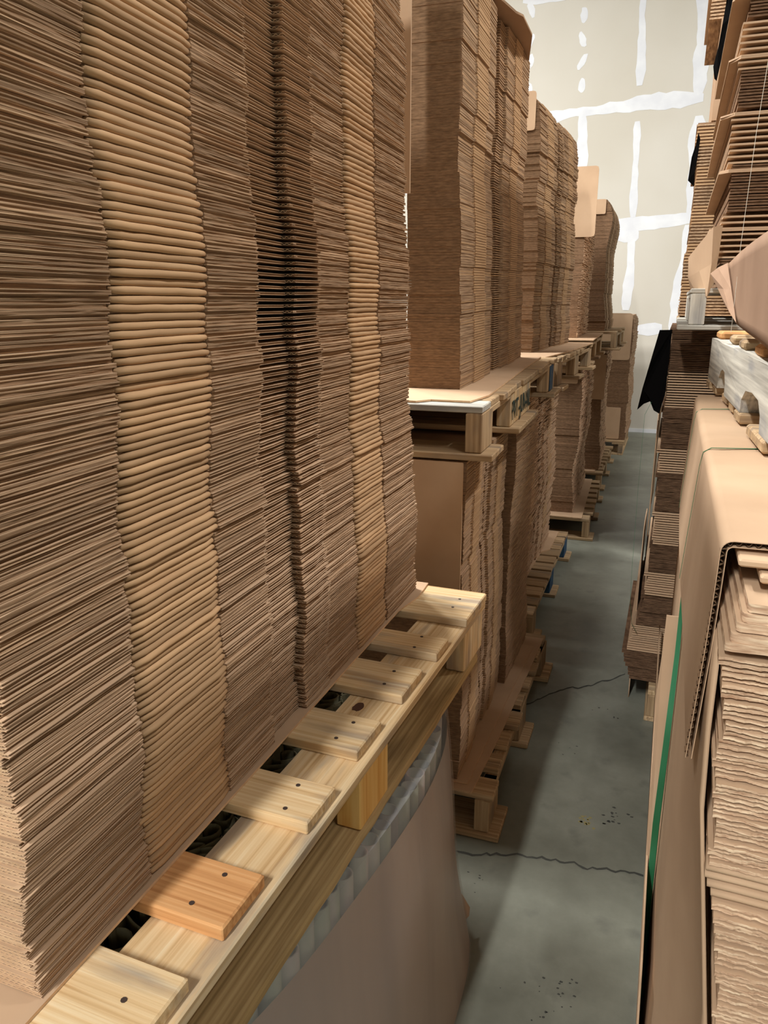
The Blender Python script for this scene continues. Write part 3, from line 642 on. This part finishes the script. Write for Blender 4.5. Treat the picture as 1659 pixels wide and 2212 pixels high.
# straps of the near right pile
def strap(label, rows, w, mat, axis='y'):
    mb = MB(); a = [tuple(Vector(p)-(Vector((0, w/2, 0)))) for p in rows]; c = [tuple(Vector(p)+(Vector((0, w/2, 0)))) for p in rows]
    mb.sweep([a, c]); mb.sweep([[(p[0]-.0006, p[1], p[2]+.0006) for p in c], [(p[0]-.0006, p[1], p[2]+.0006) for p in a]])
    mb.sweep([a, [(p[0]-.0006, p[1], p[2]+.0006) for p in a]]); mb.sweep([c, [(p[0]-.0006, p[1], p[2]+.0006) for p in c]])
    return tag(mb.build('strapping_band', mat), label, 'strap')
mb = MB(); rows = [(at_y(x, y, 1.478), hw) for x, y, hw in ((1478, 1250, .0025), (1463, 1412, .0045), (1440, 1600, .0058), (1417, 1780, .0065), (1400, 1950, .0062), (1389, 2120, .0035), (1385, 2170, .003))]
mb.sweep([[(p.x-h, p.y, p.z) for p, h in rows], [(p.x+h, p.y+.002, p.z) for p, h in rows]]); mb.sweep([[(p.x-h, p.y+.0008, p.z) for p, h in rows], [(p.x+h, p.y+.0028, p.z) for p, h in rows]])
tag(mb.build('strapping_band', 'green'), 'wide green plastic strap running down the near right panels', 'strap')
for dpt, nm, px_ in ((1.486, 'tan board behind the wide green strap, nearest of the stepped boards', ((1440, 1330), (1434, 1380), (1425, 1500), (1416, 1640), (1402, 1850), (1389, 2185))), (1.496, 'tan board with a stepped corner behind the strapped board', ((1434, 1372), (1429, 1420), (1419, 1490), (1411, 1612), (1399, 1790), (1386, 2170)))):
    mb = MB(); L_ = [at_y(x, y, dpt) for x, y in px_]
    mb.sheet([[(p.x, dpt, p.z), (.0665, dpt, p.z)] for p in L_], (0, .005, 0)); tag(mb.build('side_panel', 'kraft'), nm, 'cardboard sheet')
def thin(label, y): 
    return strap(label, [(.052, y, 1.05), (.058, y, 1.15), (.0655, y, 1.27), (.069, y, 1.295), (.082, y, 1.3035), (.14, y+.01, 1.3045), (.20, y+.02, 1.3045), (.45, y+.03, 1.3045)], .0045, 'green')
thin('thin green strap over the cover near its fluted edge', 1.49); thin('thin green strap over the far end of the cover', 2.045)

# stringer pallet on the cover
UR = tag(empty('wooden_pallet', (.174, 1.05, 1.312), .045), 'weathered grey notched stringer pallet on top of the covered right pile', 'pallet')
def stringer(x0, x1):
    mb = MB(); L_ = 1.5; z0, z1 = .0225, .141; prof = [(0, z0), (.16, z0)]
    def notch(a, c):
        return [(a, z0), (a+.012, z0+.03), (a+.05, z0+.052), ((a+c)/2, z0+.056), (c-.05, z0+.05), (c-.012, z0+.028), (c, z0)]
    prof = [(0, z0)]+notch(.44, .72)+notch(1.03, 1.21)+[(L_, z0)]
    top = [(L_, z1)]+[(L_*(1-i/20), z1+U(-.0015, .0015)) for i in range(1, 20)]+[(0, z1)]
    pr = prof+top; n = len(pr)
    a = mb.add([(x0+U(0, .0015), p[0], p[1]) for p in pr]); c = mb.add([(x1, p[0], p[1]) for p in pr])
    mb.face([a+i for i in range(n)], 0); mb.face([c+i for i in range(n)][::-1], 0)
    for i in range(n): j = (i+1) % n; mb.face((a+i, c+i, c+j, a+j), 0)
    return mb.build('stringer', 'grey_y', UR)
stringer(0, .04); stringer(.42, .46); stringer(.84, .88)
for i, (y0, w_) in enumerate(((.04, .09), (.22, .09), (.42, .09), (.63, .09), (.86, .095), (1.10, .095), (1.38, .11))): board(UR, 'deck_board', .012+U(-.004, .006), .87, y0, y0+w_, .1412, .1635, 'aged_x' if i % 3 else 'orange_x', .006)
for y0, w_ in ((.02, .13), (.18, .09), (.36, .20), (.70, .09), (.86, .08), (1.02, .1), (1.24, .08), (1.38, .11)): board(UR, 'bottom_board', .004+U(-.008, .004), .87, y0, y0+w_, .0, .0222, 'aged_x' if y0 > .1 else 'pine_x', .004)
# load on it: a tan board wall, its turned flap, cartons behind and a white strap
b = MB(); grid = []
for i in range(9):
    f = i/8; row = []
    for j in range(13):
        g = j/12; y = .98+(.84+.63*f)*g; zt = 1.662+.003*math.sin(g*5); zb = 1.477+.036*g
        row.append((.121+.003*math.sin(g*6+f)+.010*(1-f)*math.sin(g*3.1), y, zb+(zt-zb)*f))
    grid.append(row)
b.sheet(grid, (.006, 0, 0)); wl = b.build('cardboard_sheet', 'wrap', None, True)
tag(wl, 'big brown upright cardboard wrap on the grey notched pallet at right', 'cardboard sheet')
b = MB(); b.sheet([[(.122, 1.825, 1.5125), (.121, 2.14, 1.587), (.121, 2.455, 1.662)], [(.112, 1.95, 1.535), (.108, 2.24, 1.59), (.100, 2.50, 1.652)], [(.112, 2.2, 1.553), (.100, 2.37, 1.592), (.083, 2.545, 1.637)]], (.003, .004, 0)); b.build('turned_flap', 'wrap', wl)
b = MB()
for k in range(42): e = U(-.004, .004); b.slab([(.20+e, .95), (1.0, .95), (1.0, 2.05), (.20+e+.03*math.sin(k*.4)*0, 2.05+e)], 1.492+k*.019, 1.492+k*.019+.014, 0, 1)
b.box(.24, .98, .98, 2.0, 1.492, 2.285, 1)
tag(b.build('carton_stack', ['kraft', 'edge']), 'cartons piled behind the big brown wrap at the right picture edge', 'cardboard stack', kind='stuff')
strap('thin white strap running up from the big brown wrap at right', [(.122, 1.975, 1.49), (.121, 1.97, 1.68), (.124, 1.94, 1.9), (.132, 1.91, 2.1), (.20, 1.88, 2.296), (.35, 1.87, 2.2985), (.95, 1.87, 2.2985)], .007, 'white_strap')

# cartons standing behind on the right (front edges to the camera)
def carton(kind, W=.55, D=.8, th=.0175):
    mb = MB(); n = 26; xs = [W*i/n for i in range(n+1)]
    if kind == 'fold':
        for z0 in (0, th*.5):
            w = wander(n+1, .0008, .8); e = U(-.002, .002)
            mb.slab([(xs[i], w[i]+e) for i in range(n+1)]+[(W, D), (0, D)], z0+th*.02, z0+th*.27, 0, 0)
    else:
        for f in range(3):
            z0 = th*f/3; w = wander(n+1, .0018, .6)
            mb.slab([(xs[i], w[i]+.003) for i in range(n+1)]+[(W, D), (0, D)], z0+th*.02, z0+th*.10, 2, 2)
            w = wander(n+1, .002, .6)
            mb.slab([(xs[i], w[i]+.004) for i in range(n+1)]+[(W, D), (0, D)], z0+th*.13, z0+th*.24, 2, 2)
    return mb.mesh('folded_carton', ['kraft', 'edge', 'dark'])
CT = [carton('raw') for _ in range(5)]; CF = [carton('fold') for _ in range(4)]
def r2_left(zz):
    pts = [(.0, -.03), (.1, -.030), (.15, -.042), (.235, -.070), (.34, -.045), (.45, -.021), (.6, -.010), (.8, -.006), (1.0, -.009), (1.2, -.010), (1.36, -.012), (1.5, .0)]
    for (a, x), (c, y) in zip(pts, pts[1:]):
        if a <= zz <= c: return x+(y-x)*(zz-a)/(c-a)
    return 0
z = .152; k = 0; kinds = 'raw'; left = 7
while z < 1.462:
    if left == 0: kinds = 'fold' if kinds == 'raw' else 'raw'; left = R.choice((5, 6, 7, 8))
    o = link('folded_carton', R.choice(CT if kinds == 'raw' else CF)); o.location = (r2_left(z)+U(-.004, .004)-(.01 if left == 1 else 0), 2.85+U(-.006, .006), z); o.rotation_euler = (0, U(-.003, .003), U(-.006, .006))
    tag(o, 'carton behind the covered right pile, ' + ('dark raw edge to the front' if kinds == 'raw' else 'light folded edge to the front'), 'cardboard box', 'dark-edged cartons behind the covered pile' if kinds == 'raw' else 'light-edged cartons behind the covered pile')
    z += .0178; k += 1; left -= 1
R2P, _ = pallet('dark pallet under the carton pile behind the green strap', (.03, 2.83, 0), 1.1, .8, decks(1.1, 7, .1, .0), 'aged', side=-1, bottom='lengthwise')
for y0, y1, z0, z1, x_, lb in ((3.0, 3.7, .0, .62, -.045, 'lower'), (3.1, 3.9, .66, 1.12, -.030, 'upper')):
    side_panel(lb+' tan board on the aisle side of the carton pile behind the strap', lambda y, zz: x_+.003*math.sin(y*5), y0, y1, z0, z1)
# black film, loose green strap
P = [at_y(x, y, 2.83) for x, y in ((1425, 713), (1452, 713), (1446, 770), (1443, 800), (1437, 850), (1424, 892), (1412, 886), (1404, 868), (1390, 874), (1376, 886), (1388, 838), (1405, 786))]
b = MB(); n = len(P); a = b.add([(p.x, p.y+.02*math.sin(i), p.z) for i, p in enumerate(P)]); c = b.add([(p.x, p.y+.006+.02*math.sin(i), p.z) for i, p in enumerate(P)])
b.face([a+i for i in range(n)]); b.face([c+i for i in range(n)][::-1])
for i in range(n): j = (i+1) % n; b.face((a+i, c+i, c+j, a+j))
tag(b.build('plastic_film', 'black'), 'black plastic film hanging off the top left of the carton pile at right', 'plastic film')
strap('loose dark green strap hanging in the aisle by the carton pile', [(-.045, 2.84, 1.24), (-.070, 2.80, 1.18), (-.070, 2.80, .9), (-.066, 2.80, .6), (-.062, 2.80, .49), (-.050, 2.81, .40), (-.03, 2.825, .36)], .008, 'green')
# pallet and pile above those cartons
R3P, _ = pallet('grey block pallet on top of the carton pile behind the green strap', (.035, 2.60, 1.474), 1.2, .8, decks(1.2, 8, .1, .0), 'grey', side=-1, bottom='crosswise', th=.014, blk=.08)
bpy.context.view_layer.update()
b = MB(); z_ = 0; k = 0; mode, left = 1, 5; led = []
while z_ < 1.35:
    if left == 0:
        mode = 1-mode; left = R.choice((6, 7, 8, 9))
        led.append(z_)
    e = U(-.003, .003); n = 20; w = wander(n+1, .002 if mode else .0006, .6); x0 = .003*math.sin(z_*9)+e+(.012 if mode else 0)-.012*(.4-z_ if z_ < .4 else 0)
    def ft(dy, amp=1): return [(x0+.7*i/n, dy+w[i]*amp) for i in range(n+1)]+[(.9, 1.2), (x0, 1.2)]
    if mode:
        b.slab(ft(0), z_, z_+.0045, 3, 3); b.slab(ft(.006), z_+.0045, z_+.009, 2, 2); b.slab(ft(.001), z_+.009, z_+.0135, 3, 3)
    else:
        b.slab(ft(0), z_, z_+.0055, 0, 0); b.slab(ft(.05, .2), z_+.0055, z_+.0165, 2, 2)
    z_ += .0168; left -= 1
b.box(.06, .88, .06, 1.15, 0, 1.34, 2)
ru = b.build('carton_stack', ['kraft', 'edge', 'medium', 'dark']); ru.location = (.104, 2.70, 1.602)
tag(ru, 'tall banded pile of cartons on the grey block pallet at upper right', 'cardboard stack', kind='stuff')
for i, (zz, dx) in enumerate(((1.765, .034), (1.93, .026), (2.085, .036), (2.235, .03), (2.40, .034))):
    b = MB()
    for m_ in range(2): e = U(0, .008); b.slab([(.104-dx+e, 2.70+U(0, .06)), (.108, 2.695), (.3, 2.695), (.3, 3.95), (.104-dx*.95+e, 3.95), (.104-dx*1.05+e, 3.3)], zz+m_*.0048, zz+m_*.0048+.0044, 0, 0)
    tag(b.build('liner_sheet', ['kraft', 'flute']), ('lowest', 'second', 'third', 'fourth', 'topmost')[i]+' liner sheet sticking out of the banded pile at upper right', 'cardboard sheet', 'liner sheets in the banded pile')
# bent tan sheet in front of it
b = MB()
lf = [at_y(1487, 556, 2.80), at_y(1486, 600, 2.80), at_y(1496, 647, 2.80)]; md = [at_y(1541, 490, 2.56), at_y(1537, 570, 2.57), at_y(1527, 640, 2.58)]; rg = [at_y(1561, 487, 2.62), at_y(1553, 545, 2.62), at_y(1541, 614, 2.62)]
b.sheet([[tuple(p) for p in lf], [tuple(lf[i].lerp(md[i], .5)+Vector((0, -.015, .0))) for i in range(3)], [tuple(p) for p in md], [tuple(p) for p in rg]], (.001, .005, 0))
tag(b.build('cardboard_sheet', 'kraft'), 'bent tan sheet standing on the grey block pallet at right', 'cardboard sheet')
# farther right piles by the wall
def right_pile(label, x0, y0, z0, z1, W, D, seed, pitch=.017):
    mb = MB(); zz = z0; k = 0; dr = 0
    while zz < z1:
        if k % 7 == 0: dr = U(-.014, .014)
        e = dr+U(-.003, .003); light = (k//6) % 2
        mb.slab([(x0+e, y0), (x0+W, y0), (x0+W, y0+D), (x0+e, y0+D)], zz, zz+pitch*.5, 0 if light else 1, 3 if light else 1); mb.slab([(x0+e+.006, y0+.006), (x0+W, y0+.006), (x0+W, y0+D), (x0+e+.006, y0+D)], zz+pitch*.5, zz+pitch, 2, 2)
        zz += pitch; k += 1
    return tag(mb.build('carton_stack', ['kraft', 'edge', 'medium', 'fold']), label, 'cardboard stack', kind='stuff')
right_pile('far right carton pile in front of the plastered wall, upper level', .022, 5.0, 1.475, 2.50, .8, 1.0, 1)
right_pile('far right carton pile standing on the floor under the upper far pile', .0, 4.9, .1525, 1.292, .8, 1.1, 2)
pallet('dark pallet between the two far right carton piles', (.005, 4.9, 1.313), 1.1, .8, decks(1.1, 7, .1, 0), 'aged', side=-1, bottom='crosswise', th=.0185)
pallet('dark pallet on the floor under the far right carton pile', (.0, 4.9, 0), 1.1, .8, decks(1.1, 7, .1, 0), 'aged', side=-1)
right_pile('overhanging cartons at the top of the far right pile', .01, 5.05, 3.03, 3.2, .8, .9, 3)
b = MB(); b.box(.085, .8, 5.02, 5.98, 2.522, 3.028, 0); tag(b.build('cardboard_box', 'kraft_dark'), 'closed brown carton body under the overhanging top cartons', 'cardboard box')
def film_poly(label, px_, Y):
    P_ = [at_y(x, y, Y) for x, y in px_]; mb = MB(); n_ = len(P_); a_ = mb.add([(p.x, p.y+.01*math.sin(i*2), p.z) for i, p in enumerate(P_)]); c_ = mb.add([(p.x, p.y+.006+.01*math.sin(i*2), p.z) for i, p in enumerate(P_)])
    mb.face([a_+i for i in range(n_)]); mb.face([c_+i for i in range(n_)][::-1])
    for i in range(n_): j = (i+1) % n_; mb.face((a_+i, c_+i, c_+j, a_+j))
    return tag(mb.build('plastic_film', 'black'), label, 'plastic film')
film_poly('long black film strip hanging by the top of the banded pile', [(1574, -30), (1592, -30), (1576, 40), (1566, 90), (1556, 140), (1548, 175), (1543, 170), (1541, 142), (1552, 100), (1560, 55), (1568, 10)], 4.05)
film_poly('short black film on the side of the far right pile', [(1509, 286), (1513, 300), (1507, 340), (1501, 372), (1499, 402), (1486, 390), (1494, 340), (1503, 312)], 4.93)

# ------------------------------------------------------------------ light and colour
w = bpy.data.worlds.new('world'); S.world = w; w.use_nodes = True
w.node_tree.nodes['Background'].inputs[0].default_value = (1, 1, 1, 1); w.node_tree.nodes['Background'].inputs[1].default_value = .06
S.view_settings.view_transform = 'Standard'; S.view_settings.look = 'None'; S.view_settings.gamma = 1; S.view_settings.use_curve_mapping = False
S.view_settings.exposure = 0.5
S.cycles.use_denoising = True
S.cycles.max_bounces = 6; S.cycles.diffuse_bounces = 4; S.cycles.glossy_bounces = 2; S.cycles.transparent_max_bounces = 6
